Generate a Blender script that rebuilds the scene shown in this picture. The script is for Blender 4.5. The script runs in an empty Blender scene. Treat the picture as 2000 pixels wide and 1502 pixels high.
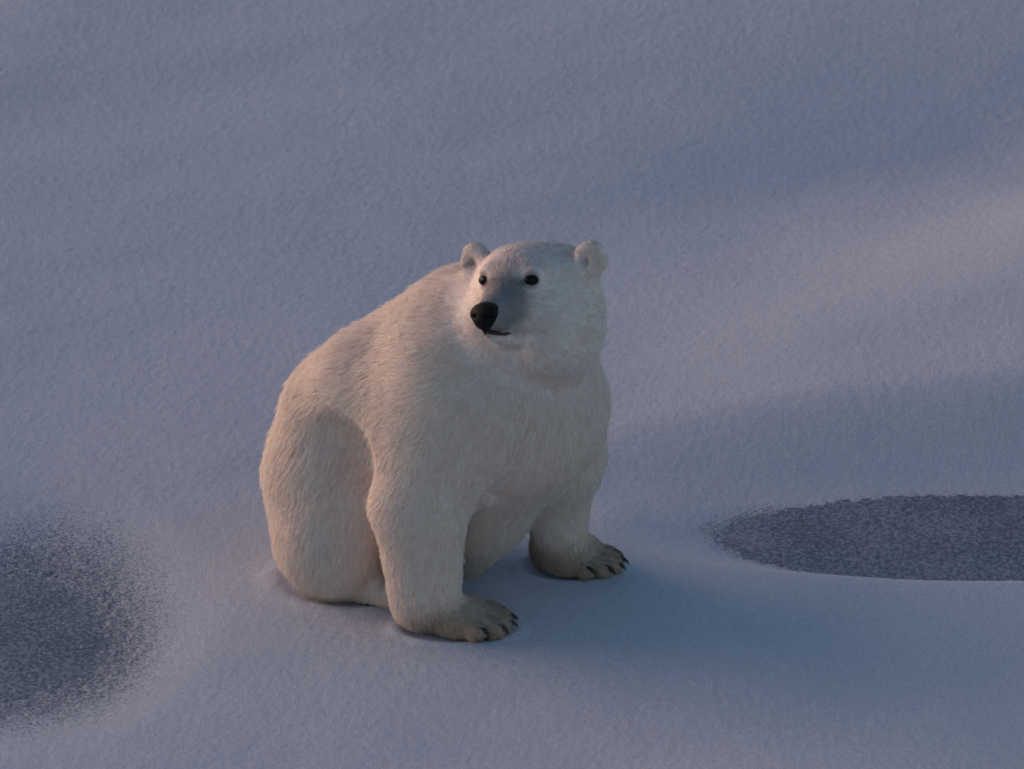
import bpy, math, numpy as np
from mathutils import Vector, Matrix

rng = np.random.default_rng(7)
scene = bpy.context.scene
col = scene.collection

# ------------------------------------------------------------------ camera
PITCH = math.radians(25.0)
DIST = 25.0
AIM = np.array([0.0, 0.0, 0.70])
SP, CP = math.sin(PITCH), math.cos(PITCH)
PXM = 640.0                       # photo pixels per metre at the bear
CAM = AIM + DIST * np.array([0.0, -CP, SP])
cd = bpy.data.cameras.new("camera")
cd.sensor_width = 36.0
cd.lens = 36.0 * DIST * PXM / 2000.0
cd.clip_start = 0.5
cd.clip_end = 20000.0
cd.dof.use_dof = True
cd.dof.focus_distance = DIST - 0.2
cd.dof.aperture_fstop = 5.6
cam = bpy.data.objects.new("camera", cd)
col.objects.link(cam)
cam.location = CAM
cam.rotation_euler = (math.pi / 2 - PITCH, 0, 0)
scene.camera = cam

# ------------------------------------------------------------------ light
SUN_DIR = np.array([-0.94, 0.34])          # towards the low sun, ground plan
SUN_ELEV = math.radians(11.0)
world = bpy.data.worlds.new("World")
scene.world = world
world.use_nodes = True
wn = world.node_tree.nodes
bg = wn["Background"]
sky = wn.new("ShaderNodeTexSky")
sky.sky_type = 'NISHITA'
sky.sun_disc = False
sky.sun_elevation = SUN_ELEV
sky.sun_rotation = math.atan2(SUN_DIR[0], SUN_DIR[1])
sky.air_density = 1.0
sky.dust_density = 0.7
sky.ozone_density = 1.45
world.node_tree.links.new(sky.outputs[0], bg.inputs[0])
bg.inputs[1].default_value = 0.15

sd = bpy.data.lights.new("sun", 'SUN')
sd.energy = 2.2
sd.angle = math.radians(52.0)
sd.color = (1.0, 0.58, 0.44)
sun = bpy.data.objects.new("sun", sd)
col.objects.link(sun)
sdir = Vector((SUN_DIR[0] * math.cos(SUN_ELEV), SUN_DIR[1] * math.cos(SUN_ELEV), math.sin(SUN_ELEV)))
sun.rotation_euler = sdir.to_track_quat('Z', 'Y').to_euler()
sun.location = (-6, 4, 6)

scene.view_settings.view_transform = 'Standard'
scene.view_settings.look = 'None'
scene.view_settings.exposure = 0.02
scene.view_settings.gamma = 1.0
scene.view_settings.use_curve_mapping = False
scene.cycles.use_denoising = True
scene.cycles.use_adaptive_sampling = False
scene.cycles.filter_width = 1.7
scene.cycles.max_bounces = 12
scene.cycles.diffuse_bounces = 10
scene.cycles.transmission_bounces = 10
try:
    scene.cycles_curves.shape = 'RIBBONS'
    scene.cycles_curves.subdivisions = 2
except Exception:
    pass

# ------------------------------------------------------------------ helpers
def W(px, py, y):
    """photo pixel + depth plane y -> world point"""
    dx = (px - 1000.0) / PXM / DIST
    dy = (751.0 - py) / PXM / DIST
    d = np.array([dx, CP + dy * SP, -SP + dy * CP])
    t = (y - CAM[1]) / d[1]
    return CAM + d * t

def G(px, py, z=0.0):
    """photo pixel -> world point on the level z"""
    dx = (px - 1000.0) / PXM / DIST
    dy = (751.0 - py) / PXM / DIST
    d = np.array([dx, CP + dy * SP, -SP + dy * CP])
    t = (z - CAM[2]) / d[2]
    return CAM + d * t

def sstep(a, b, x):
    t = np.clip((x - a) / (b - a), 0.0, 1.0)
    return t * t * (3 - 2 * t)

def nrm(v):
    return v / (np.linalg.norm(v, axis=-1, keepdims=True) + 1e-9)

def hash2(ix, iy, seed):
    h = (ix.astype(np.int64) * 374761393 + iy.astype(np.int64) * 668265263 + seed * 1442695041) & 0xFFFFFFFF
    h = ((h ^ (h >> 13)) * 1274126177) & 0xFFFFFFFF
    return ((h ^ (h >> 16)) & 0xFFFF) / 65535.0

def noise2(x, y, seed=0):
    ix, iy = np.floor(x), np.floor(y)
    fx, fy = x - ix, y - iy
    fx = fx * fx * fx * (fx * (fx * 6 - 15) + 10)
    fy = fy * fy * fy * (fy * (fy * 6 - 15) + 10)
    a, b = hash2(ix, iy, seed), hash2(ix + 1, iy, seed)
    c, d = hash2(ix, iy + 1, seed), hash2(ix + 1, iy + 1, seed)
    return (a * (1 - fx) + b * fx) * (1 - fy) + (c * (1 - fx) + d * fx) * fy - 0.5

def hash3(i, j, k, seed):
    h = (i.astype(np.int64) * 374761393 + j.astype(np.int64) * 668265263 + k.astype(np.int64) * 2147483647 + seed * 1442695041) & 0xFFFFFFFF
    h = ((h ^ (h >> 13)) * 1274126177) & 0xFFFFFFFF
    return ((h ^ (h >> 16)) & 0xFFFF) / 65535.0

def noise3(p, seed=0):
    i = np.floor(p)
    f = p - i
    f = f * f * (3 - 2 * f)
    out = 0
    for dx in (0, 1):
        for dy in (0, 1):
            for dz in (0, 1):
                w = (f[:, 0] if dx else 1 - f[:, 0]) * (f[:, 1] if dy else 1 - f[:, 1]) * (f[:, 2] if dz else 1 - f[:, 2])
                out = out + w * hash3(i[:, 0] + dx, i[:, 1] + dy, i[:, 2] + dz, seed)
    return out - 0.5

def mesh_obj(name, verts, faces, mat, parent=None, smooth=True):
    me = bpy.data.meshes.new(name)
    verts = np.asarray(verts, np.float32)
    faces = np.asarray(faces, np.int32)
    n = faces.shape[1]
    me.vertices.add(len(verts))
    me.vertices.foreach_set("co", verts.ravel())
    me.loops.add(faces.size)
    me.loops.foreach_set("vertex_index", faces.ravel())
    me.polygons.add(len(faces))
    me.polygons.foreach_set("loop_start", np.arange(0, faces.size, n, dtype=np.int32))
    me.polygons.foreach_set("loop_total", np.full(len(faces), n, np.int32))
    me.update(calc_edges=True)
    me.validate()
    if smooth:
        me.polygons.foreach_set("use_smooth", np.ones(len(me.polygons), bool))
    me.materials.append(mat)
    o = bpy.data.objects.new(name, me)
    col.objects.link(o)
    if parent is not None:
        o.parent = parent
    return o

def new_mat(name):
    m = bpy.data.materials.new(name)
    m.use_nodes = True
    nt = m.node_tree
    return m, nt, nt.nodes["Principled BSDF"]

def node(nt, kind, **kw):
    n = nt.nodes.new(kind)
    for k, v in kw.items():
        setattr(n, k, v)
    return n

# ------------------------------------------------------------------ materials
def snow_material():
    m, nt, b = new_mat("snow")
    L = nt.links.new
    tc = node(nt, "ShaderNodeTexCoord")
    def noise(scale, detail, rough=0.5):
        n = node(nt, "ShaderNodeTexNoise")
        n.inputs["Scale"].default_value = scale
        n.inputs["Detail"].default_value = detail
        n.inputs["Roughness"].default_value = rough
        L(tc.outputs["Object"], n.inputs["Vector"])
        return n
    n1 = noise(210.0, 4.0, 0.65)
    n2 = noise(2.2, 3.0)
    ramp = node(nt, "ShaderNodeValToRGB")
    ramp.color_ramp.elements[0].position = 0.3
    ramp.color_ramp.elements[0].color = (0.495, 0.530, 0.615, 1)
    ramp.color_ramp.elements[1].position = 0.7
    ramp.color_ramp.elements[1].color = (0.535, 0.558, 0.632, 1)
    L(n2.outputs["Fac"], ramp.inputs["Fac"])
    at = node(nt, "ShaderNodeAttribute", attribute_name="bare")
    n3 = noise(105.0, 3.0, 0.6)
    lo = node(nt, "ShaderNodeMath", operation='MULTIPLY_ADD')
    lo.inputs[1].default_value = -0.62
    lo.inputs[2].default_value = 0.86
    L(at.outputs["Fac"], lo.inputs[0])
    df = node(nt, "ShaderNodeMath", operation='SUBTRACT')
    L(n3.outputs["Fac"], df.inputs[0])
    L(lo.outputs[0], df.inputs[1])
    sm = node(nt, "ShaderNodeMapRange", interpolation_type='SMOOTHSTEP')
    sm.inputs["From Min"].default_value = -0.22
    sm.inputs["From Max"].default_value = 0.24
    L(df.outputs[0], sm.inputs["Value"])
    mix = node(nt, "ShaderNodeMix", data_type='RGBA')
    L(sm.outputs[0], mix.inputs["Factor"])
    ng = noise(190.0, 3.0, 0.7)
    gr = node(nt, "ShaderNodeMapRange")
    gr.inputs["From Min"].default_value = 0.3
    gr.inputs["From Max"].default_value = 0.7
    gr.inputs["To Min"].default_value = 0.76
    gr.inputs["To Max"].default_value = 1.22
    L(ng.outputs["Fac"], gr.inputs["Value"])
    gm = node(nt, "ShaderNodeVectorMath", operation='SCALE')
    L(ramp.outputs["Color"], gm.inputs[0])
    L(gr.outputs[0], gm.inputs["Scale"])
    L(gm.outputs[0], mix.inputs[6])
    mix.inputs[7].default_value = (0.105, 0.135, 0.18, 1)
    L(mix.outputs[2], b.inputs["Base Color"])
    b.inputs["Roughness"].default_value = 0.75
    b.inputs["Specular IOR Level"].default_value = 0.2
    bump = node(nt, "ShaderNodeBump")
    bump.inputs["Strength"].default_value = 0.5
    bump.inputs["Distance"].default_value = 0.012
    L(n1.outputs["Fac"], bump.inputs["Height"])
    L(bump.outputs["Normal"], b.inputs["Normal"])
    return m

def ice_material():
    m, nt, b = new_mat("frosted_ice")
    L = nt.links.new
    tc = node(nt, "ShaderNodeTexCoord")
    n1 = node(nt, "ShaderNodeTexNoise")
    n1.inputs["Scale"].default_value = 85.0
    n1.inputs["Detail"].default_value = 3.0
    L(tc.outputs["Object"], n1.inputs["Vector"])
    n2 = node(nt, "ShaderNodeTexNoise")
    n2.inputs["Scale"].default_value = 3.0
    n2.inputs["Detail"].default_value = 2.0
    L(tc.outputs["Object"], n2.inputs["Vector"])
    add = node(nt, "ShaderNodeMath", operation='MULTIPLY_ADD')
    add.inputs[1].default_value = 0.35
    L(n2.outputs["Fac"], add.inputs[0])
    L(n1.outputs["Fac"], add.inputs[2])
    ramp = node(nt, "ShaderNodeValToRGB")
    ramp.color_ramp.elements[0].position = 0.58
    ramp.color_ramp.elements[0].color = (0.095, 0.125, 0.17, 1)
    ramp.color_ramp.elements[1].position = 0.82
    ramp.color_ramp.elements[1].color = (0.24, 0.28, 0.335, 1)
    L(add.outputs[0], ramp.inputs["Fac"])
    L(ramp.outputs["Color"], b.inputs["Base Color"])
    b.inputs["Roughness"].default_value = 0.65
    b.inputs["Specular IOR Level"].default_value = 0.25
    bump = node(nt, "ShaderNodeBump")
    bump.inputs["Strength"].default_value = 0.5
    bump.inputs["Distance"].default_value = 0.008
    L(n1.outputs["Fac"], bump.inputs["Height"])
    L(bump.outputs["Normal"], b.inputs["Normal"])
    return m

def skin_material():
    m, nt, b = new_mat("under_fur")
    a = node(nt, "ShaderNodeAttribute", attribute_name="tint")
    nt.links.new(a.outputs["Color"], b.inputs["Base Color"])
    b.inputs["Roughness"].default_value = 0.9
    b.inputs["Specular IOR Level"].default_value = 0.05
    return m

def fur_material():
    m = bpy.data.materials.new("cream_fur")
    m.use_nodes = True
    nt = m.node_tree
    nt.nodes.remove(nt.nodes["Principled BSDF"])
    out = nt.nodes["Material Output"]
    L = nt.links.new
    tint = node(nt, "ShaderNodeAttribute", attribute_name="tint")
    na = node(nt, "ShaderNodeAttribute", attribute_name="root_normal")
    geo = node(nt, "ShaderNodeNewGeometry")
    mixn = node(nt, "ShaderNodeMix", data_type='VECTOR')
    mixn.inputs["Factor"].default_value = 0.10
    L(na.outputs["Vector"], mixn.inputs[4])
    L(geo.outputs["Normal"], mixn.inputs[5])
    nn = node(nt, "ShaderNodeVectorMath", operation='NORMALIZE')
    L(mixn.outputs[1], nn.inputs[0])
    d = node(nt, "ShaderNodeBsdfDiffuse")
    L(tint.outputs["Color"], d.inputs["Color"])
    L(nn.outputs[0], d.inputs["Normal"])
    t = node(nt, "ShaderNodeBsdfTranslucent")
    L(tint.outputs["Color"], t.inputs["Color"])
    L(nn.outputs[0], t.inputs["Normal"])
    mx = node(nt, "ShaderNodeMixShader")
    mx.inputs[0].default_value = 0.15
    L(d.outputs[0], mx.inputs[1])
    L(t.outputs[0], mx.inputs[2])
    L(mx.outputs[0], out.inputs["Surface"])
    return m

def simple_mat(name, color, rough, spec=0.5, bump=0.0, bscale=200.0, coat=0.0):
    m, nt, b = new_mat(name)
    L = nt.links.new
    tc = node(nt, "ShaderNodeTexCoord")
    n = node(nt, "ShaderNodeTexNoise")
    n.inputs["Scale"].default_value = bscale
    n.inputs["Detail"].default_value = 3.0
    L(tc.outputs["Object"], n.inputs["Vector"])
    ramp = node(nt, "ShaderNodeValToRGB")
    c = np.array(color)
    ramp.color_ramp.elements[0].color = (*(c * 0.7), 1)
    ramp.color_ramp.elements[1].color = (*(c * 1.3), 1)
    L(n.outputs["Fac"], ramp.inputs["Fac"])
    L(ramp.outputs["Color"], b.inputs["Base Color"])
    b.inputs["Roughness"].default_value = rough
    b.inputs["Specular IOR Level"].default_value = spec
    b.inputs["Coat Weight"].default_value = coat
    if bump:
        bp = node(nt, "ShaderNodeBump")
        bp.inputs["Strength"].default_value = bump
        bp.inputs["Distance"].default_value = 0.002
        L(n.outputs["Fac"], bp.inputs["Height"])
        L(bp.outputs["Normal"], b.inputs["Normal"])
    return m

M_SNOW, M_ICE, M_SKIN, M_FUR = snow_material(), ice_material(), skin_material(), fur_material()
M_NOSE = simple_mat("black_nose_leather", (0.005, 0.005, 0.006), 0.6, 0.15, 0.5, 300.0)
M_EYE = simple_mat("dark_eye", (0.006, 0.004, 0.0035), 0.33, 0.15)
M_LIP = simple_mat("dark_lip", (0.022, 0.013, 0.013), 0.5, 0.3, 0.3, 250.0)
M_LIP2 = simple_mat("reddish_lip", (0.045, 0.020, 0.018), 0.5, 0.3, 0.3, 250.0)
M_CLAW = simple_mat("dark_claw", (0.016, 0.013, 0.012), 0.4, 0.45, 0.3, 150.0)

# ------------------------------------------------------------------ snow ground
ICE_Z = -0.055
CR0, CR1 = G(1190, 650, 0.05), G(2000, 372, 0.28)           # crest line of the drift on the right
CDIR = (CR1 - CR0)[:2] / np.linalg.norm((CR1 - CR0)[:2])
CN = np.array([-CDIR[1], CDIR[0]])              # points beyond the crest

def pool_right(x, y):
    """signed plan measure of the right hand hollow: < 0 inside"""
    c = G(1880, 1050, ICE_Z)
    dx = (x - c[0]) / 0.80
    dy = (y - c[1] + 0.02) / 0.33
    dx = np.where(dx > 0, dx * 0.35, dx)
    return np.sqrt(dx * dx + dy * dy) - 1.0

def pool_left(x, y):
    c = G(-40, 1238, ICE_Z)
    dx = (x - c[0]) / 0.58
    dy = (y - c[1]) / 0.64
    dx = np.where(dx < 0, dx * 0.35, dx)
    return np.sqrt(dx * dx + dy * dy) - 1.0

CONTACTS = [(-0.17, -0.262, 0.17, 0.10), (0.18, 0.160, 0.15, 0.095), (-0.47, 0.08, 0.25, 0.20)]

def height(x, y):
    far = 1.0 / (1.0 + (np.hypot(x, y - 1.5) / 14.0) ** 4)
    h = 0.11 * np.log1p(np.exp((y - 1.0) * 2.2)) / 2.2 * np.exp(-np.maximum(y - 6, 0) / 8)
    # drift on the right: convex top along the crest, hollow behind it
    c = (x - CR0[0]) * CN[0] + (y - CR0[1]) * CN[1]
    s = (x - CR0[0]) * CDIR[0] + (y - CR0[1]) * CDIR[1]
    amp = np.clip((s + 0.40) / 2.1, 0, 1.6) ** 1.1
    near = sstep(-2.0, -1.10, c)
    back = 1.0 - sstep(-0.60, 0.32, c)
    h = h + amp * 0.21 * near * back
    h = h - np.minimum(amp, 1) * 0.07 * np.exp(-((c - 0.55) / 0.38) ** 2) 
    # hollows with bare frosted ice
    pr = pool_right(x, y)
    pl = pool_left(x, y)
    h = h + 0.02 * np.exp(-(((y - G(1000, 1150)[1]) / 0.22) ** 2)) * sstep(0.25, 0.7, x)
    # broad undulation and wind ripple
    u, v = x * 0.94 + y * 0.34, -x * 0.34 + y * 0.94
    calm = 1.0 - 0.75 * np.exp(-((x + 0.15) ** 2 + (y + 0.02) ** 2) / 0.35)
    und = 0.045 * noise2(u * 0.45 + 3.1, v * 0.9 + 1.7, 1) + 0.014 * noise2(u * 1.3, v * 2.6 + 9.0, 2)
    und = und + 0.003 * noise2(u * 4.0, v * 7.0, 3)
    h = h + und * calm
    # the hollows run down to the level of the ice
    cy = G(1880, 1050, ICE_Z)[1]
    dr = 1.0 - sstep(-0.14, np.where(y < cy, 0.45, 0.45 + 0.9 * sstep(0, 0.4, y - cy)), pr)
    h = h * (1 - dr) + (ICE_Z - 0.0035) * dr
    dl = 1.0 - sstep(-0.55, 0.45, pl + 0.25 * noise2(x * 2.3, y * 2.3, 5))
    h = h * (1 - dl) + (ICE_Z - 0.0030) * dl
    for cx, cy_, rx, ry in CONTACTS:
        q = np.sqrt(((x - cx) / rx) ** 2 + ((y - cy_) / ry) ** 2)
        h = h + 0.006 * np.exp(-((q - 1.12) / 0.16) ** 2) * (1 + noise2(x * 14, y * 14, 8)) - 0.008 * sstep(1.05, 0.8, q)
    return h * far

def make_snow():
    def axis(lo, hi, step, growth, reach):
        core = np.arange(lo, hi + step / 2, step)
        outs, d, s = [], 0.0, step
        while d < reach:
            s *= growth
            d += s
            outs.append(d)
        outs = np.array(outs)
        return np.concatenate([(lo - outs)[::-1], core, hi + outs])
    xs = axis(-2.1, 2.1, 0.0075, 1.16, 4000)
    ys = axis(-1.75, 5.6, 0.0095, 1.16, 4000)
    X, Y = np.meshgrid(xs, ys, indexing='xy')
    H = height(X, Y)
    core = 1.0 / (1.0 + (np.hypot(X, Y - 1.8) / 6.0) ** 6)
    g = noise2(X * 47, Y * 40, 11) * 0.16 + noise2(X * 95 + 5, Y * 80, 12) * 0.60 + noise2(X * 13, Y * 10, 13) * 0.16
    edge = np.clip(sstep(0.12, -0.15, pool_left(X, Y)) + sstep(0.15, -0.1, pool_right(X, Y)), 0, 1)
    g = g * (1 - edge) + (noise2(X * 60, Y * 42, 15) * 0.8 + noise2(X * 100, Y * 80, 16) * 0.7) * edge
    H = H + g * (0.0034 + 0.0024 * edge) * core
    nx, ny = len(xs), len(ys)
    V = np.stack([X, Y, H], -1).reshape(-1, 3)
    i = np.arange(nx - 1)[None, :] + (np.arange(ny - 1) * nx)[:, None]
    F = np.stack([i, i + 1, i + 1 + nx, i + nx], -1).reshape(-1, 4)
    o = mesh_obj("snow_ground", V, F, M_SNOW)
    # how thin the snow lies over the ice (0 deep, 1 bare)
    pl = pool_left(X, Y) + 0.3 * noise2(X * 2.3, Y * 2.3, 5)
    pr = pool_right(X, Y) + 0.10 * noise2(X * 4, Y * 4, 6)
    bare = 0.72 * np.maximum(sstep(0.62, -0.45, pl), sstep(np.where(Y < cR[1], 0.12, 0.17), np.where(Y < cR[1], -0.15, -0.14), pr))
    ba = o.data.attributes.new("bare", 'FLOAT', 'POINT')
    ba.data.foreach_set("value", bare.astype(np.float32).ravel())
    o["kind"] = "structure"
    o["label"] = "blue grey granular snow with soft drifts under the bear"
    return o

cR, cL = G(1880, 1050, ICE_Z), G(-40, 1238, ICE_Z)
make_snow()

def make_pool(name, fn, cx, cy, rx, ry, label):
    n, m = 72, 10
    th = np.linspace(0, 2 * np.pi, n, endpoint=False)
    V, F = [], []
    for k in range(1, m + 1):
        for t in th:
            V.append((cx + rx * k / m * math.cos(t), cy + ry * k / m * math.sin(t), ICE_Z))
    V = np.array(V)
    V[:, 2] += 0.0015 * noise2(V[:, 0] * 9, V[:, 1] * 9, 21)
    for k in range(m - 1):
        for j in range(n):
            a, b = k * n + j, k * n + (j + 1) % n
            F.append((a, a + n, b + n, b))
    V = np.vstack([V, [[cx, cy, ICE_Z]]])
    c = len(V) - 1
    for j in range(0, n, 2):
        F.append((c, j, (j + 1) % n, (j + 2) % n))
    o = mesh_obj(name, V, F, M_ICE)
    o["kind"] = "structure"
    o["label"] = label
    return o

make_pool("frozen_pool", pool_right, cR[0] + 0.6, cR[1], 1.45, 0.42, "dark frosted ice in the hollow below the drift crest")
make_pool("frozen_pool", pool_left, cL[0] - 0.4, cL[1], 1.3, 0.9, "wide dark frosted ice patch beside the bear's rump")

# ------------------------------------------------------------------ bear: implicit body
FWD = np.array([0.77, -0.64, 0.0])
LEFT = np.array([0.64, 0.77, 0.0])
UPZ = np.array([0.0, 0.0, 1.0])
R_, U_, T_ = np.array([1.0, 0, 0]), np.array([0, SP, CP]), np.array([0, -CP, SP])
HO = W(1042, 605, -0.15)                        # head centre
HF = nrm(-0.47 * R_ - 0.06 * U_ + 0.88 * T_)
HU = nrm(U_ - np.dot(U_, HF) * HF)
HS = np.cross(HU, HF)
if np.dot(HS, R_) < 0:
    HS = -HS                                    # towards the bear's left (picture right)

def H(a, b, c):
    return HO + HF * a + HS * b + HU * c

class Field:
    def __init__(self, P):
        self.P = P
        self.d = None
    def cone(self, a, b, ra, rb, k=0.05):
        ab = b - a
        q = self.P - a.astype(np.float32)
        t = np.clip((q @ ab.astype(np.float32)) / np.dot(ab, ab), 0, 1).astype(np.float32)
        dd = q - t[:, None] * ab.astype(np.float32)
        d = np.sqrt((dd * dd).sum(1)) - (ra + (rb - ra) * t)
        self.merge(d, k)
    def ell(self, c, axes, radii, k=0.05, sub=False):
        q = (self.P - c.astype(np.float32)) @ np.array(axes, np.float32).T
        r = np.array(radii, np.float32)
        k0 = np.sqrt(((q / r) ** 2).sum(1))
        k1 = np.sqrt(((q / (r * r)) ** 2).sum(1)) + 1e-6
        d = np.where(k0 < 1e-3, -r.min(), k0 * (k0 - 1.0) / k1)
        if sub:
            self.carve(d, k)
        else:
            self.merge(d, k)
    def merge(self, d, k):
        if self.d is None:
            self.d = d.astype(np.float32)
            return
        h = np.maximum(k - np.abs(self.d - d), 0) / k
        self.d = (np.minimum(self.d, d) - h * h * k * 0.25).astype(np.float32)
    def carve(self, d, k):
        d = -d
        h = np.maximum(k - np.abs(self.d - d), 0) / k
        self.d = (np.maximum(self.d, d) + h * h * k * 0.25).astype(np.float32)

px = 1.0 / PXM
AX = (FWD, LEFT, UPZ)
HX = (HF, HS, HU)
PAWS = []          # (ground centre, forward)

def rot_z(v, deg):
    a = math.radians(deg)
    return np.array([v[0] * math.cos(a) - v[1] * math.sin(a), v[0] * math.sin(a) + v[1] * math.cos(a), v[2]])

PAW_N = dict(c=np.array([-0.158, -0.262, 0.0]), f=rot_z(np.array([1.0, 0, 0]), -14), s=1.0)
PAW_F = dict(c=np.array([0.200, 0.160, 0.0]), f=rot_z(np.array([1.0, 0, 0]), -26), s=0.92)

def toes(p):
    f, s = p['f'], p['s']
    l = np.array([-f[1], f[0], 0.0])
    out = []
    for k, (lat, fw) in enumerate(((-0.072, 0.055), (-0.040, 0.105), (-0.002, 0.122), (0.036, 0.112), (0.070, 0.075))):
        out.append((p['c'] + l * lat * s + f * fw * s + np.array([0, 0, 0.034]), nrm(f * 1.0 + l * lat * 3.5)))
    return out

def recess(P):
    """the top of the near thigh sinks in under the loose skin of the flank"""
    ix = 1000 + PXM * P[:, 0]
    iy = 751 - PXM * (P[:, 1] * SP + (P[:, 2] - AIM[2]) * CP)
    e = np.sqrt(((ix - 660) / 90) ** 2 + ((iy - 932) / 134) ** 2)
    m = sstep(1.08, 0.80, e) * sstep(1000, 830, iy) * sstep(585, 725, ix) * sstep(0.12, 0.04, P[:, 1]) * sstep(-0.26, -0.15, P[:, 1])
    out = 0.050 * m
    # fold between the near fore leg and the breast
    fold = [(1022, 826), (1012, 872), (998, 925), (968, 955)]
    dmin = np.full(len(P), 1e3)
    for (ax_, ay_), (bx_, by_) in zip(fold[:-1], fold[1:]):
        vx, vy = bx_ - ax_, by_ - ay_
        t = np.clip(((ix - ax_) * vx + (iy - ay_) * vy) / (vx * vx + vy * vy), 0, 1)
        dmin = np.minimum(dmin, np.hypot(ix - ax_ - t * vx, iy - ay_ - t * vy))
    out = out + 0.012 * sstep(28, 2, dmin) * sstep(0.10, 0.02, P[:, 1])
    return out.astype(np.float32)

def bear_field(P):
    F = Field(P)
    K = 0.10
    # trunk
    F.ell(W(718, 905, 0.25), AX, (0.28, 0.26, 0.285), K)
    F.cone(W(708, 935, 0.22), W(808, 800, 0.14), 0.265, 0.262, K)
    F.cone(W(808, 800, 0.14), W(930, 718, 0.02), 0.262, 0.268, K)
    F.cone(W(930, 715, 0.02), W(1010, 800, -0.03), 0.26, 0.235, K)
    F.cone(W(985, 860, 0.0), W(930, 960, 0.12), 0.19, 0.20, K)
    F.cone(W(1072, 715, 0.0), W(1090, 775, 0.05), 0.140, 0.122, K)
    F.cone(W(672, 815, 0.17), W(674, 930, 0.13), 0.162, 0.190, 0.14)
    F.ell(W(868, 752, 0.07), AX, (0.27, 0.27, 0.272), K)
    F.cone(W(664, 950, 0.10), W(648, 1060, 0.04), 0.195, 0.165, 0.12)
    # flank skin hanging over the thigh
    F.cone(W(670, 785, 0.13), W(720, 752, 0.05), 0.12, 0.12, 0.14)
    F.cone(W(720, 752, 0.05), W(795, 800, -0.06), 0.12, 0.125, 0.12)
    F.cone(W(1030, 700, -0.08), W(1010, 810, -0.07), 0.17, 0.20, 0.12)
    F.cone(W(975, 905, -0.02), W(915, 1030, 0.10), 0.14, 0.10, 0.08)
    # neck
    F.cone(W(960, 660, 0.02), W(1050, 605, -0.10), 0.235, 0.19, 0.08)
    # thigh, hind feet
    TU = nrm(UPZ + LEFT * 0.22)
    F.ell(W(660, 985, 0.01), (FWD, nrm(LEFT - UPZ * 0.22), TU), (0.190, 0.120, 0.280), 0.045)
    F.cone(W(690, 890, 0.045), W(650, 1050, -0.005), 0.11, 0.17, 0.05)
    F.cone(G(630, 1140) + UPZ * 0.055, G(770, 1182) + UPZ * 0.045, 0.06, 0.055, 0.05)
    F.cone(W(962, 955, 0.10), W(908, 1088, 0.12), 0.115, 0.07, 0.06)
    F.ell(W(850, 900, 0.36), AX, (0.19, 0.13, 0.26), 0.06)
    # near fore leg
    F.cone(W(888, 775, -0.16), W(820, 990, -0.245), 0.196, 0.143, 0.13)
    F.cone(W(820, 990, -0.245), W(828, 1140, -0.25), 0.143, 0.116, 0.04)
    # far fore leg
    F.cone(W(1078, 788, 0.07), W(1096, 890, 0.11), 0.152, 0.132, 0.10)
    F.cone(W(1098, 890, 0.11), W(1090, 1010, 0.16), 0.132, 0.088, 0.04)
    F.cone(W(1090, 1010, 0.16), W(1093, 1070, 0.175), 0.088, 0.082, 0.04)
    # paws
    for p, heel_r, heel_b in ((PAW_N, 0.088, 0.115), (PAW_F, 0.072, 0.058)):
        f, s = p['f'], p['s']
        l = np.array([-f[1], f[0], 0.0])
        F.ell(p['c'] - f * heel_b + UPZ * 0.06, (f, l, UPZ), (heel_r * 1.1, heel_r, 0.078), 0.05)
        F.ell(p['c'] + UPZ * 0.042, (f, l, UPZ), (0.090 * s, 0.096 * s, 0.062), 0.04)
        for t, d in toes(p):
            F.cone(t - d * 0.075 * s + UPZ * 0.022, t + d * 0.004, 0.027 * s, 0.030 * s, 0.007)
    # head
    F.ell(H(-0.045, 0.0, -0.015), HX, (0.185, 0.184, 0.198), 0.05)
    F.ell(H(-0.03, 0.060, -0.075), HX, (0.15, 0.122, 0.13), 0.045)
    F.ell(H(-0.03, -0.06, -0.075), HX, (0.15, 0.12, 0.13), 0.045)
    F.ell(H(0.045, 0, 0.085), HX, (0.145, 0.145, 0.115), 0.05)
    F.ell(H(-0.03, -0.075, 0.105), HX, (0.10, 0.09, 0.08), 0.05)
    F.ell(H(-0.03, 0.08, 0.105), HX, (0.10, 0.09, 0.08), 0.05)
    for s in (-1, 1):
        F.ell(H(0.035, 0.078 * s, -0.035), HX, (0.13, 0.112, 0.13), 0.05)
        F.ell(H(0.135, 0.072 * s, 0.122), HX, (0.035, 0.035, 0.022), 0.03)
    F.cone(H(0.12, 0, 0.035), H(0.285, 0, -0.003), 0.092, 0.052, 0.05)
    F.cone(H(0.16, 0, -0.045), H(0.256, 0, -0.056), 0.062, 0.034, 0.03)
    for s in (-1, 1):
        F.ell(H(0.265, 0.022 * s, -0.020), HX, (0.045, 0.034, 0.034), 0.02)
    for s in (-1, 1):        # ears
        e = H(-0.005, 0.194 * s + (0.004 if s > 0 else 0), 0.152)
        ef = nrm(HF * 0.9 + HS * 0.35 * s + HU * 0.05)
        eu = nrm(HU * 1.0 + HS * 0.38 * s)
        eu = nrm(eu - np.dot(eu, ef) * ef)
        es = np.cross(eu, ef)
        F.ell(e, (ef, es, eu), (0.036, 0.050, 0.058), 0.035)
        F.ell(e + ef * 0.038 - eu * 0.010 - HS * 0.008 * s, (ef, es, eu), (0.020, 0.015, 0.028), 0.022, sub=True)
    F.d = F.d + recess(P)
    # mouth slit
    for a, b in MOUTH_SEGS:
        q = P - a.astype(np.float32)
        ab = b - a
        t = np.clip((q @ ab.astype(np.float32)) / np.dot(ab, ab), 0, 1)
        dd = q - t[:, None] * ab.astype(np.float32)
        F.carve(np.sqrt((dd * dd).sum(1)) - 0.0055, 0.008)
    return F.d

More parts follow.
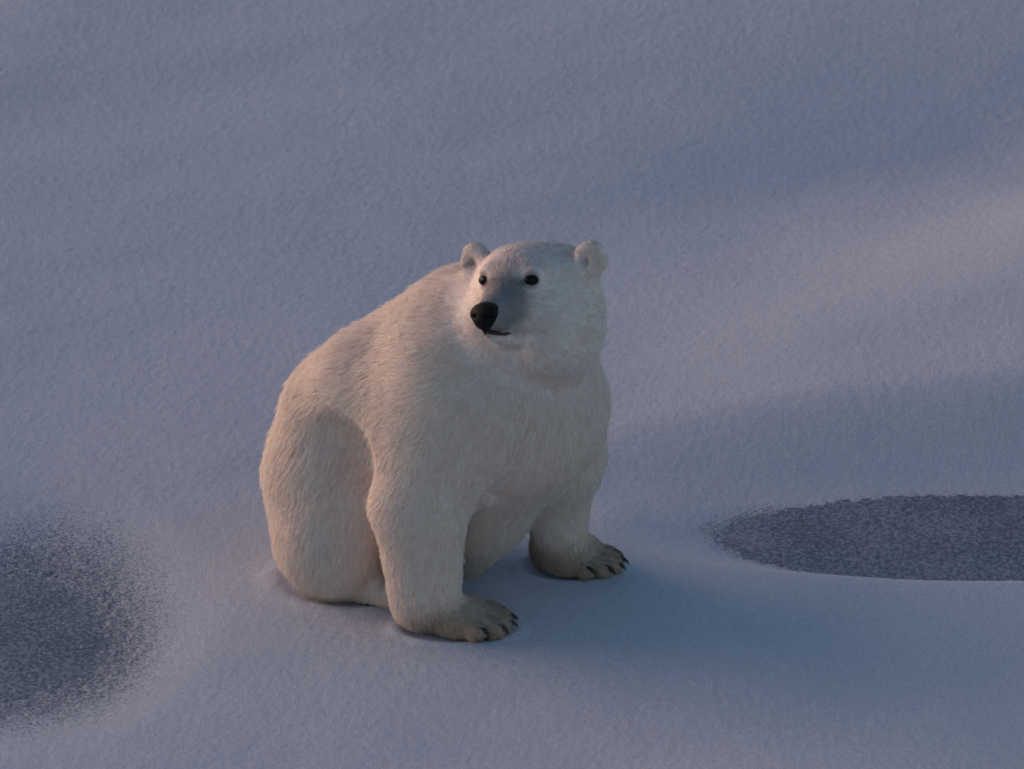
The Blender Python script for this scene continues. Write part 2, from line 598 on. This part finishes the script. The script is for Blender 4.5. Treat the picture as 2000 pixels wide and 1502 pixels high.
MOUTH = [H(0.245, -0.056, -0.060), H(0.270, -0.045, -0.058), H(0.300, -0.020, -0.050), H(0.308, 0.0, -0.046), H(0.300, 0.020, -0.050), H(0.270, 0.045, -0.058), H(0.245, 0.056, -0.060)]
MOUTH_SEGS = list(zip(MOUTH[:-1], MOUTH[1:]))

def surface_nets(fn, lo, hi, step, iso=0.0, coarse=4):
    lo, hi = np.array(lo), np.array(hi)
    n = np.ceil((hi - lo) / (step * coarse)).astype(int) * coarse + 1
    ax = [lo[i] + np.arange(n[i]) * step for i in range(3)]
    D = np.full(tuple(n), 1.0, np.float32)
    # coarse pass decides which blocks are worth evaluating
    cg = np.stack(np.meshgrid(*[a[::coarse] for a in ax], indexing='ij'), -1)
    cd_ = fn(cg.reshape(-1, 3).astype(np.float32)).reshape(cg.shape[:3]) - iso
    up = np.repeat(np.repeat(np.repeat(cd_, coarse, 0), coarse, 1), coarse, 2)
    sh = coarse // 2
    U = np.pad(up, ((0, coarse), (0, coarse), (0, coarse)), mode='edge')[sh:sh + n[0], sh:sh + n[1], sh:sh + n[2]]
    D[:] = U
    near = np.abs(U) < step * coarse * 2.2
    idx = np.argwhere(near)
    P = np.stack([ax[i][idx[:, i]] for i in range(3)], -1).astype(np.float32)
    vals = np.empty(len(P), np.float32)
    for s in range(0, len(P), 400000):
        vals[s:s + 400000] = fn(P[s:s + 400000]) - iso
    D[idx[:, 0], idx[:, 1], idx[:, 2]] = vals
    sg = D < 0
    c = [sg[i:n[0] - 1 + i, j:n[1] - 1 + j, k:n[2] - 1 + k] for i in (0, 1) for j in (0, 1) for k in (0, 1)]
    tot = sum(x.astype(np.int8) for x in c)
    act = (tot > 0) & (tot < 8)
    ci = np.argwhere(act)
    vid = np.full(act.shape, -1, np.int32)
    vid[act] = np.arange(len(ci))
    acc = np.zeros((len(ci), 3), np.float64)
    cnt = np.zeros(len(ci))
    for axis in range(3):
        o1, o2 = [(1, 2), (0, 2), (0, 1)][axis]
        for u in (0, 1):
            for v in (0, 1):
                a = ci.copy(); a[:, o1] += u; a[:, o2] += v
                b = a.copy(); b[:, axis] += 1
                da, db = D[a[:, 0], a[:, 1], a[:, 2]], D[b[:, 0], b[:, 1], b[:, 2]]
                m = (da < 0) != (db < 0)
                t = np.where(m, da / np.where(m, da - db, 1), 0)
                pt = a.astype(np.float64)
                pt[:, axis] += t
                acc[m] += pt[m]
                cnt[m] += 1
    V = lo + acc / cnt[:, None] * step
    F = []
    for axis in range(3):
        o1, o2 = [(1, 2), (0, 2), (0, 1)][axis]
        s1 = np.take(sg, range(n[axis] - 1), axis)
        s2 = np.take(sg, range(1, n[axis]), axis)
        e = np.argwhere(s1 != s2)
        ok = (e[:, o1] > 0) & (e[:, o2] > 0) & (e[:, o1] < n[o1] - 1) & (e[:, o2] < n[o2] - 1)
        e = e[ok]
        q = []
        for du, dv in ((-1, -1), (0, -1), (0, 0), (-1, 0)):
            k = e.copy(); k[:, o1] += du; k[:, o2] += dv
            q.append(vid[k[:, 0], k[:, 1], k[:, 2]])
        q = np.stack(q, 1)
        inside_first = s1[e[:, 0], e[:, 1], e[:, 2]]
        flip = ~inside_first if axis != 1 else inside_first
        q[flip] = q[flip][:, ::-1]
        F.append(q)
    return V, np.vstack(F)

INSET = 0.007
V, Fc = surface_nets(lambda p: bear_field(p) + INSET, (-0.85, -0.52, -0.02), (0.50, 0.66, 1.30), 0.008)
V32 = V.astype(np.float32)
# settle the vertices exactly on the surface
def grad(fn, P, e=0.002):
    g = np.zeros_like(P)
    for i in range(3):
        dv = np.zeros(3, np.float32); dv[i] = e
        g[:, i] = (fn(P + dv) - fn(P - dv)) / (2 * e)
    return g
for _ in range(2):
    g = grad(bear_field, V32)
    d = bear_field(V32) + INSET
    V32 = V32 - g * (d / np.maximum((g * g).sum(1), 0.25))[:, None] * 0.9

bear = bpy.data.objects.new("polar_bear", None)
bear.empty_display_size = 0.3
col.objects.link(bear)
bear["label"] = "cream white polar bear sitting on the snow with its head turned aside"
bear["category"] = "polar bear"

NOSE_C = H(0.318, 0.0, 0.0)
EYES = [H(0.172, -0.087, 0.098), H(0.172, 0.087, 0.098)]

def tint_of(P, N):
    """real coat colour: cream, thin dark skinned muzzle, dirty paws"""
    n = len(P)
    cream = np.array([0.97, 0.81, 0.735])
    c = np.repeat(cream[None], n, 0)
    q = P - HO
    a, b, cc = q @ HF, q @ HS, q @ HU
    head = np.maximum(sstep(0.30, 0.22, np.linalg.norm(q, axis=1)), sstep(0.08, 0.13, a) * sstep(0.125, 0.115, np.hypot(b, cc + 0.01)))
    white = np.array([0.975, 0.825, 0.775])
    c = c + (white - c) * (head * 0.8)[:, None]
    # muzzle, darker on the bridge up to the eyes
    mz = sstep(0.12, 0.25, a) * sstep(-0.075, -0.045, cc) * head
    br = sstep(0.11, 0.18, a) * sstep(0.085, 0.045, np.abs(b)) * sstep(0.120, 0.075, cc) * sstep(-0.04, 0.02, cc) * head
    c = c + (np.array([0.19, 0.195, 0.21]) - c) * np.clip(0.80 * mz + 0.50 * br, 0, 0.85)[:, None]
    for e in EYES:
        de = np.linalg.norm(P - e, axis=1)
        c = c + (np.array([0.06, 0.055, 0.06]) - c) * (sstep(0.040, 0.020, de) * 0.65)[:, None]
    for sg in (-1, 1):
        ci = H(0.182, 0.060 * sg, 0.090)
        c = c + (np.array([0.06, 0.055, 0.06]) - c) * (sstep(0.018, 0.006, np.linalg.norm(P - ci, axis=1)) * 0.6)[:, None]
    dl = np.full(n, 1.0)
    for s, t in MOUTH_SEGS:
        ab = t - s
        tt = np.clip(((P - s) @ ab) / np.dot(ab, ab), 0, 1)
        dl = np.minimum(dl, np.linalg.norm(P - s - tt[:, None] * ab, axis=1))
    c = c + (np.array([0.04, 0.03, 0.03]) - c) * (sstep(0.016, 0.007, dl) * 0.85)[:, None]
    # ear insides
    for s in (-1, 1):
        e = H(0.016, 0.190 * s, 0.143)
        ie = sstep(0.030, 0.008, np.linalg.norm(P - e, axis=1))
        c = c + (np.array([0.20, 0.19, 0.20]) - c) * (ie * 0.75)[:, None]
    # paws soiled
    pw = np.zeros(n)
    for p in (PAW_N, PAW_F):
        dd = (P - p['c'])
        dd = dd * np.array([1, 1, 0.9])
        pw = np.maximum(pw, sstep(0.21, 0.12, np.linalg.norm(dd, axis=1)) * sstep(0.16, 0.06, P[:, 2]))
    hem = sstep(0.07, 0.01, P[:, 2]) * 0.5
    pw = np.maximum(pw, hem)
    c = c + (np.array([0.50, 0.38, 0.285]) - c) * (pw * 0.85)[:, None]
    return np.clip(c, 0, 1)

body = mesh_obj("body", V32, Fc, M_SKIN, bear)
me = body.data
nv = len(me.vertices)
co = np.empty(nv * 3, np.float32); me.vertices.foreach_get("co", co); co = co.reshape(-1, 3)
vn = np.empty(nv * 3, np.float32); me.vertices.foreach_get("normal", vn); vn = vn.reshape(-1, 3)
tc = np.ones((nv, 4), np.float32)
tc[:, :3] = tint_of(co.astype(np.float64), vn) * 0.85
at = me.attributes.new("tint", 'FLOAT_COLOR', 'POINT')
at.data.foreach_set("color", tc.ravel())

# ------------------------------------------------------------------ fur
def make_fur(count):
    tri = np.vstack([Fc[:, [0, 1, 2]], Fc[:, [0, 2, 3]]])
    A, B, C = co[tri[:, 0]], co[tri[:, 1]], co[tri[:, 2]]
    area = np.linalg.norm(np.cross(B - A, C - A), axis=1)
    cen = (A + B + C) / 3
    # denser where the hair is short (head, paws)
    hd = np.linalg.norm(cen - HO, axis=1)
    w = area * (1.0 + 1.6 * sstep(0.32, 0.22, hd) + 2.5 * sstep(0.17, 0.10, np.linalg.norm(cen - NOSE_C, axis=1)) + 0.8 * sstep(0.15, 0.08, cen[:, 2]))
    # faces looking away from the open sides (the far, unseen side) still carry fur, a little thinner
    fnrm = nrm(np.cross(B - A, C - A))
    w = w * np.where(fnrm @ T_ < -0.35, 0.45, 1.0)
    cum = np.cumsum(w); cum /= cum[-1]
    fi = np.searchsorted(cum, rng.random(count))
    fi = np.minimum(fi, len(tri) - 1)
    r1, r2 = np.sqrt(rng.random(count)), rng.random(count)
    ba = np.stack([1 - r1, r1 * (1 - r2), r1 * r2], 1)
    T = tri[fi]
    P = (co[T] * ba[:, :, None]).sum(1).astype(np.float64)
    N = nrm((vn[T] * ba[:, :, None]).sum(1).astype(np.float64))
    q = P - HO
    a, b, cc = q @ HF, q @ HS, q @ HU
    keep = P[:, 2] > 0.004
    for e in EYES:
        qe = P - e
        keep &= ((qe @ HS) / 0.023) ** 2 + ((qe @ HU) / 0.016) ** 2 + ((qe @ HF) / 0.03) ** 2 > 1
    qn = P - NOSE_C
    keep &= ~(((qn @ HS) / 0.042) ** 2 + ((qn @ HU) / 0.036) ** 2 + ((qn @ HF) / 0.032) ** 2 < 1)
    P, N, q, a, b, cc = P[keep], N[keep], q[keep], a[keep], b[keep], cc[keep]
    n = len(P)
    head = np.maximum(sstep(0.275, 0.215, np.linalg.norm(q, axis=1)), sstep(0.08, 0.13, a) * sstep(0.125, 0.115, np.hypot(b, cc + 0.01)))
    face = head * sstep(-0.05, 0.12, a)
    dn = np.linalg.norm(P - NOSE_C, axis=1)
    pawd = np.minimum(np.linalg.norm(P - PAW_N['c'], axis=1), np.linalg.norm(P - PAW_F['c'], axis=1))
    paw = sstep(0.19, 0.13, pawd) * sstep(0.13, 0.07, P[:, 2])
    leg = np.zeros(n)
    for s, t, r in ((W(885, 775, -0.17), W(826, 1150, -0.245), 0.23), (W(1078, 790, 0.07), W(1093, 1080, 0.175), 0.20)):
        ab = t - s
        tt = np.clip(((P - s) @ ab) / np.dot(ab, ab), 0, 1)
        dd = np.linalg.norm(P - s - tt[:, None] * ab, axis=1)
        leg = np.maximum(leg, sstep(r + 0.05, r - 0.06, dd) * sstep(0.05, 0.35, tt))
    thd = np.linalg.norm((P - W(660, 985, -0.005)) * np.array([1, 1, 0.7]), axis=1)
    thigh = sstep(0.30, 0.18, thd)
    # length
    backness = sstep(-0.1, 0.6, N @ nrm(-FWD + UPZ)) * sstep(0.25, 0.5, P[:, 2])
    ln = 0.036 + 0.022 * backness
    ln = ln * (1 - 0.25 * leg)
    ln = ln + (0.034 - ln) * head
    ln = ln + (0.026 - ln) * face
    ln = ln + (0.010 - ln) * sstep(0.19, 0.09, dn)
    for s in (-1, 1):
        ed = np.linalg.norm(P - H(-0.005, 0.190 * s, 0.157), axis=1)
        ln = ln + (0.024 - ln) * sstep(0.085, 0.06, ed)
    for e in EYES:
        ed = np.linalg.norm(P - e, axis=1)
        ln = ln + (0.007 - ln) * sstep(0.06, 0.03, ed)
    ln = ln + (0.030 - ln) * paw
    ln = np.minimum(ln, 0.024 + P[:, 2] * 0.5)
    ln *= 0.65 + 0.5 * rng.random(n)
    # flow of the coat
    back = -FWD
    body_flow = back[None] * (0.62 - 0.35 * thigh)[:, None] + np.array([0, 0, -1.0])[None] * (0.62 + 0.4 * thigh)[:, None]
    leg_flow = np.array([0, 0, -1.0]) + back * 0.32
    fl = body_flow * (1 - leg)[:, None] + leg_flow[None] * leg[:, None]
    hf = nrm(P - (NOSE_C + HF * 0.03)) + np.array([0, 0, -0.25])
    fl = fl * (1 - head)[:, None] + hf * head[:, None]
    near = np.linalg.norm(P - PAW_N['c'], axis=1) < np.linalg.norm(P - PAW_F['c'], axis=1)
    pf = np.where(near[:, None], PAW_N['f'][None], PAW_F['f'][None]) + np.array([0, 0, -0.35])
    fl = fl * (1 - paw)[:, None] + pf * paw[:, None]
    # soft whorls and partings
    s0 = np.stack([noise3(P * 9.0, 31), noise3(P * 9.0, 32), noise3(P * 9.0, 33)], 1)
    s1 = np.stack([noise3(P * 34.0, 34), noise3(P * 34.0, 35), noise3(P * 34.0, 36)], 1)
    loose = (1 - 0.55 * head)[:, None]
    fl = fl + (s0 * 0.65 + s1 * 0.28) * loose + rng.normal(0, 0.14, (n, 3))
    t = fl - (fl * N).sum(1, keepdims=True) * N
    t = nrm(t)
    lift = (0.33 + 0.38 * noise3(P * 26.0, 37) + rng.normal(0, 0.17, n)) * (1 - 0.35 * face) 
    lift = np.clip(lift + 0.03 * head + 0.15 * paw, 0.12, 0.9)
    # clumps: hair roots hashed into wobbly cells share a tip
    wob = np.stack([noise3(P * 40, 41), noise3(P * 40, 42), noise3(P * 40, 43)], 1)
    size = 0.020
    cell = np.floor((P + wob * 0.022) / size).astype(np.int64)
    key = cell[:, 0] * 1000003 + cell[:, 1] * 1009 + cell[:, 2]
    _, inv = np.unique(key, return_inverse=True)
    inv = inv.ravel()
    k = inv.max() + 1
    cn = np.bincount(inv, minlength=k).astype(np.float64)
    crange = rng.random(k)
    cenr = np.stack([np.bincount(inv, P[:, i], k) for i in range(3)], 1) / cn[:, None]
    cent = nrm(np.stack([np.bincount(inv, t[:, i], k) for i in range(3)], 1) + rng.normal(0, 0.0, (k, 3)))
    ln = ln * (0.92 + 0.20 * crange[inv])
    pull = (0.22 + 0.32 * backness + 0.26 * thigh + 0.35 * paw + 0.15 * head) * (1 - 0.7 * face) * (1 - 0.3 * head)
    NP = 5
    S = np.linspace(0, 1, NP)
    pts = np.empty((n, NP, 3), np.float32)
    dirt = nrm(t * 0.75 + cent[inv] * 0.25)
    offs = cenr[inv] - P
    offs = offs - (offs * N).sum(1, keepdims=True) * N
    for j, s in enumerate(S):
        al = ln * s
        up = lift * al * (1.0 - 0.45 * s)
        pts[:, j] = P - N * 0.001 + dirt * (al * np.sqrt(np.clip(1 - (lift * 0.8) ** 2, 0.2, 1)))[:, None] + N * up[:, None] + offs * (pull * s ** 1.6)[:, None] + np.array([0, 0, -0.10]) * (al * s)[:, None]
    pts[:, :, 2] = np.maximum(pts[:, :, 2], 0.002)
    cv = bpy.data.hair_curves.new("fur")
    cv.add_curves([NP] * n)
    cv.position_data.foreach_set("vector", pts.ravel())
    rad = np.array([1.0, 1.0, 0.9, 0.65, 0.15])[None] * (0.00050 + 0.00035 * rng.random(n))[:, None]
    rad = rad * (1 + 0.25 * paw + 0.1 * head)[:, None]
    ra = cv.attributes.get("radius") or cv.attributes.new("radius", 'FLOAT', 'POINT')
    ra.data.foreach_set("value", rad.astype(np.float32).ravel())
    tn = np.ones((n, 4), np.float32)
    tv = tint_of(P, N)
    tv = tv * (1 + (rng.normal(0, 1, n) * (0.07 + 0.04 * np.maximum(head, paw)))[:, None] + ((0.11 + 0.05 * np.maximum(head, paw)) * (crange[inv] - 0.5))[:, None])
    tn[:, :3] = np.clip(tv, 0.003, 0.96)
    a1 = cv.attributes.new("tint", 'FLOAT_COLOR', 'CURVE')
    a1.data.foreach_set("color", tn.ravel())
    a2 = cv.attributes.new("root_normal", 'FLOAT_VECTOR', 'CURVE')
    a2.data.foreach_set("vector", N.astype(np.float32).ravel())
    cv.materials.append(M_FUR)
    o = bpy.data.objects.new("fur", cv)
    col.objects.link(o)
    o.parent = bear
    o["kind"] = "stuff"
    return o

make_fur(500000)

# ------------------------------------------------------------------ eyes, nose, lips, claws
def ellipsoid(name, c, axes, radii, mat, parent, nu=24, nw=16):
    V_, F_ = [], []
    for i in range(nw + 1):
        ph = math.pi * i / nw
        for j in range(nu):
            th = 2 * math.pi * j / nu
            V_.append(c + axes[0] * radii[0] * math.cos(ph) + axes[1] * radii[1] * math.sin(ph) * math.cos(th) + axes[2] * radii[2] * math.sin(ph) * math.sin(th))
    for i in range(nw):
        for j in range(nu):
            F_.append((i * nu + j, i * nu + (j + 1) % nu, (i + 1) * nu + (j + 1) % nu, (i + 1) * nu + j))
    return mesh_obj(name, V_, F_, mat, parent)

def tube(name, pts, radii, mat, parent, sides=10, flat=1.0):
    pts = [np.asarray(p, float) for p in pts]
    V_, F_ = [], []
    n = len(pts)
    for i, p in enumerate(pts):
        d = nrm(pts[min(i + 1, n - 1)] - pts[max(i - 1, 0)])
        s = nrm(np.cross(d, UPZ)); u = np.cross(s, d)
        for j in range(sides):
            th = 2 * math.pi * j / sides
            V_.append(p + radii[i] * (s * math.cos(th) * flat + u * math.sin(th)))
    for i in range(n - 1):
        for j in range(sides):
            F_.append((i * sides + j, i * sides + (j + 1) % sides, (i + 1) * sides + (j + 1) % sides, (i + 1) * sides + j))
    return mesh_obj(name, V_, F_, mat, parent)

def onto(p, d, off=0.0):
    """slide p along d until it meets the skin"""
    p = np.array(p, float)
    for _ in range(25):
        v = float(bear_field(p[None].astype(np.float32))[0]) + INSET - off
        p = p - d * v * 0.8
    return p

for e, s in zip(EYES, (-1, 1)):
    ax = nrm(HF * 0.86 + HS * 0.5 * s + HU * 0.05)
    c = onto(e, ax, 0.0)
    side = nrm(np.cross(HU, ax)); upv = np.cross(ax, side)
    ellipsoid("eye", c - ax * 0.003, (ax, side, upv), (0.014, 0.023, 0.0165), M_EYE, bear)

def nose_field(P):
    F = Field(P)
    F.ell(H(0.316, 0, 0.004), HX, (0.027, 0.045, 0.030), 0.012)
    F.ell(H(0.314, 0, -0.016), HX, (0.027, 0.031, 0.027), 0.015)
    F.ell(H(0.292, 0, 0.016), HX, (0.036, 0.038, 0.024), 0.015)
    F.cone(H(0.316, 0, -0.02), H(0.310, 0, -0.046), 0.011, 0.008, 0.012)
    for s in (-1, 1):
        F.ell(H(0.341, 0.020 * s, -0.003), HX, (0.010, 0.008, 0.006), 0.006, sub=True)
        F.ell(H(0.334, 0.036 * s, -0.006), HX, (0.008, 0.009, 0.003), 0.004, sub=True)
    return F.d
nlo = H(0.31, 0, -0.01) - 0.075
NV, NF = surface_nets(nose_field, nlo, nlo + 0.15, 0.0022, coarse=2)
mesh_obj("nose", NV, NF, M_NOSE, bear)

def resample(pts, m):
    pts = np.array(pts)
    n = len(pts)
    out = []
    for k in range(m):
        t = k / (m - 1) * (n - 1)
        i = min(int(t), n - 2)
        f = t - i
        p0, p1, p2, p3 = pts[max(i - 1, 0)], pts[i], pts[i + 1], pts[min(i + 2, n - 1)]
        out.append(0.5 * ((2 * p1) + (-p0 + p2) * f + (2 * p0 - 5 * p1 + 4 * p2 - p3) * f * f + (-p0 + 3 * p1 - 3 * p2 + p3) * f ** 3))
    return out
lip = [onto(p, nrm(HF + HS * np.dot(p - HO, HS) * 9), -0.002) for p in resample(MOUTH, 15)]
tube("upper_lip", lip, [0.0015, 0.003, 0.0045] + [0.0058] * 9 + [0.0045, 0.003, 0.0015], M_LIP, bear)

low = [onto(p - HU * 0.007 - HF * 0.003, nrm(HF + HS * np.dot(p - HO, HS) * 9), -0.001) for p in resample(MOUTH[1:-1], 13)]
tube("lower_lip", low, [0.0015, 0.003, 0.004] + [0.005] * 7 + [0.004, 0.003, 0.0015], M_LIP2, bear)

for p in (PAW_N, PAW_F):
    for t, d in toes(p):
        s = p['s']
        base = t + d * 0.016 * s + UPZ * 0.010
        pts = [base - d * 0.008, base + d * 0.008 + UPZ * 0.003, base + d * 0.026 - UPZ * 0.001, base + d * 0.039 - UPZ * 0.009, base + d * 0.045 - UPZ * 0.019]
        tube("claw", pts, [0.0078 * s, 0.0082 * s, 0.0070 * s, 0.0044 * s, 0.0006], M_CLAW, bear, 8)
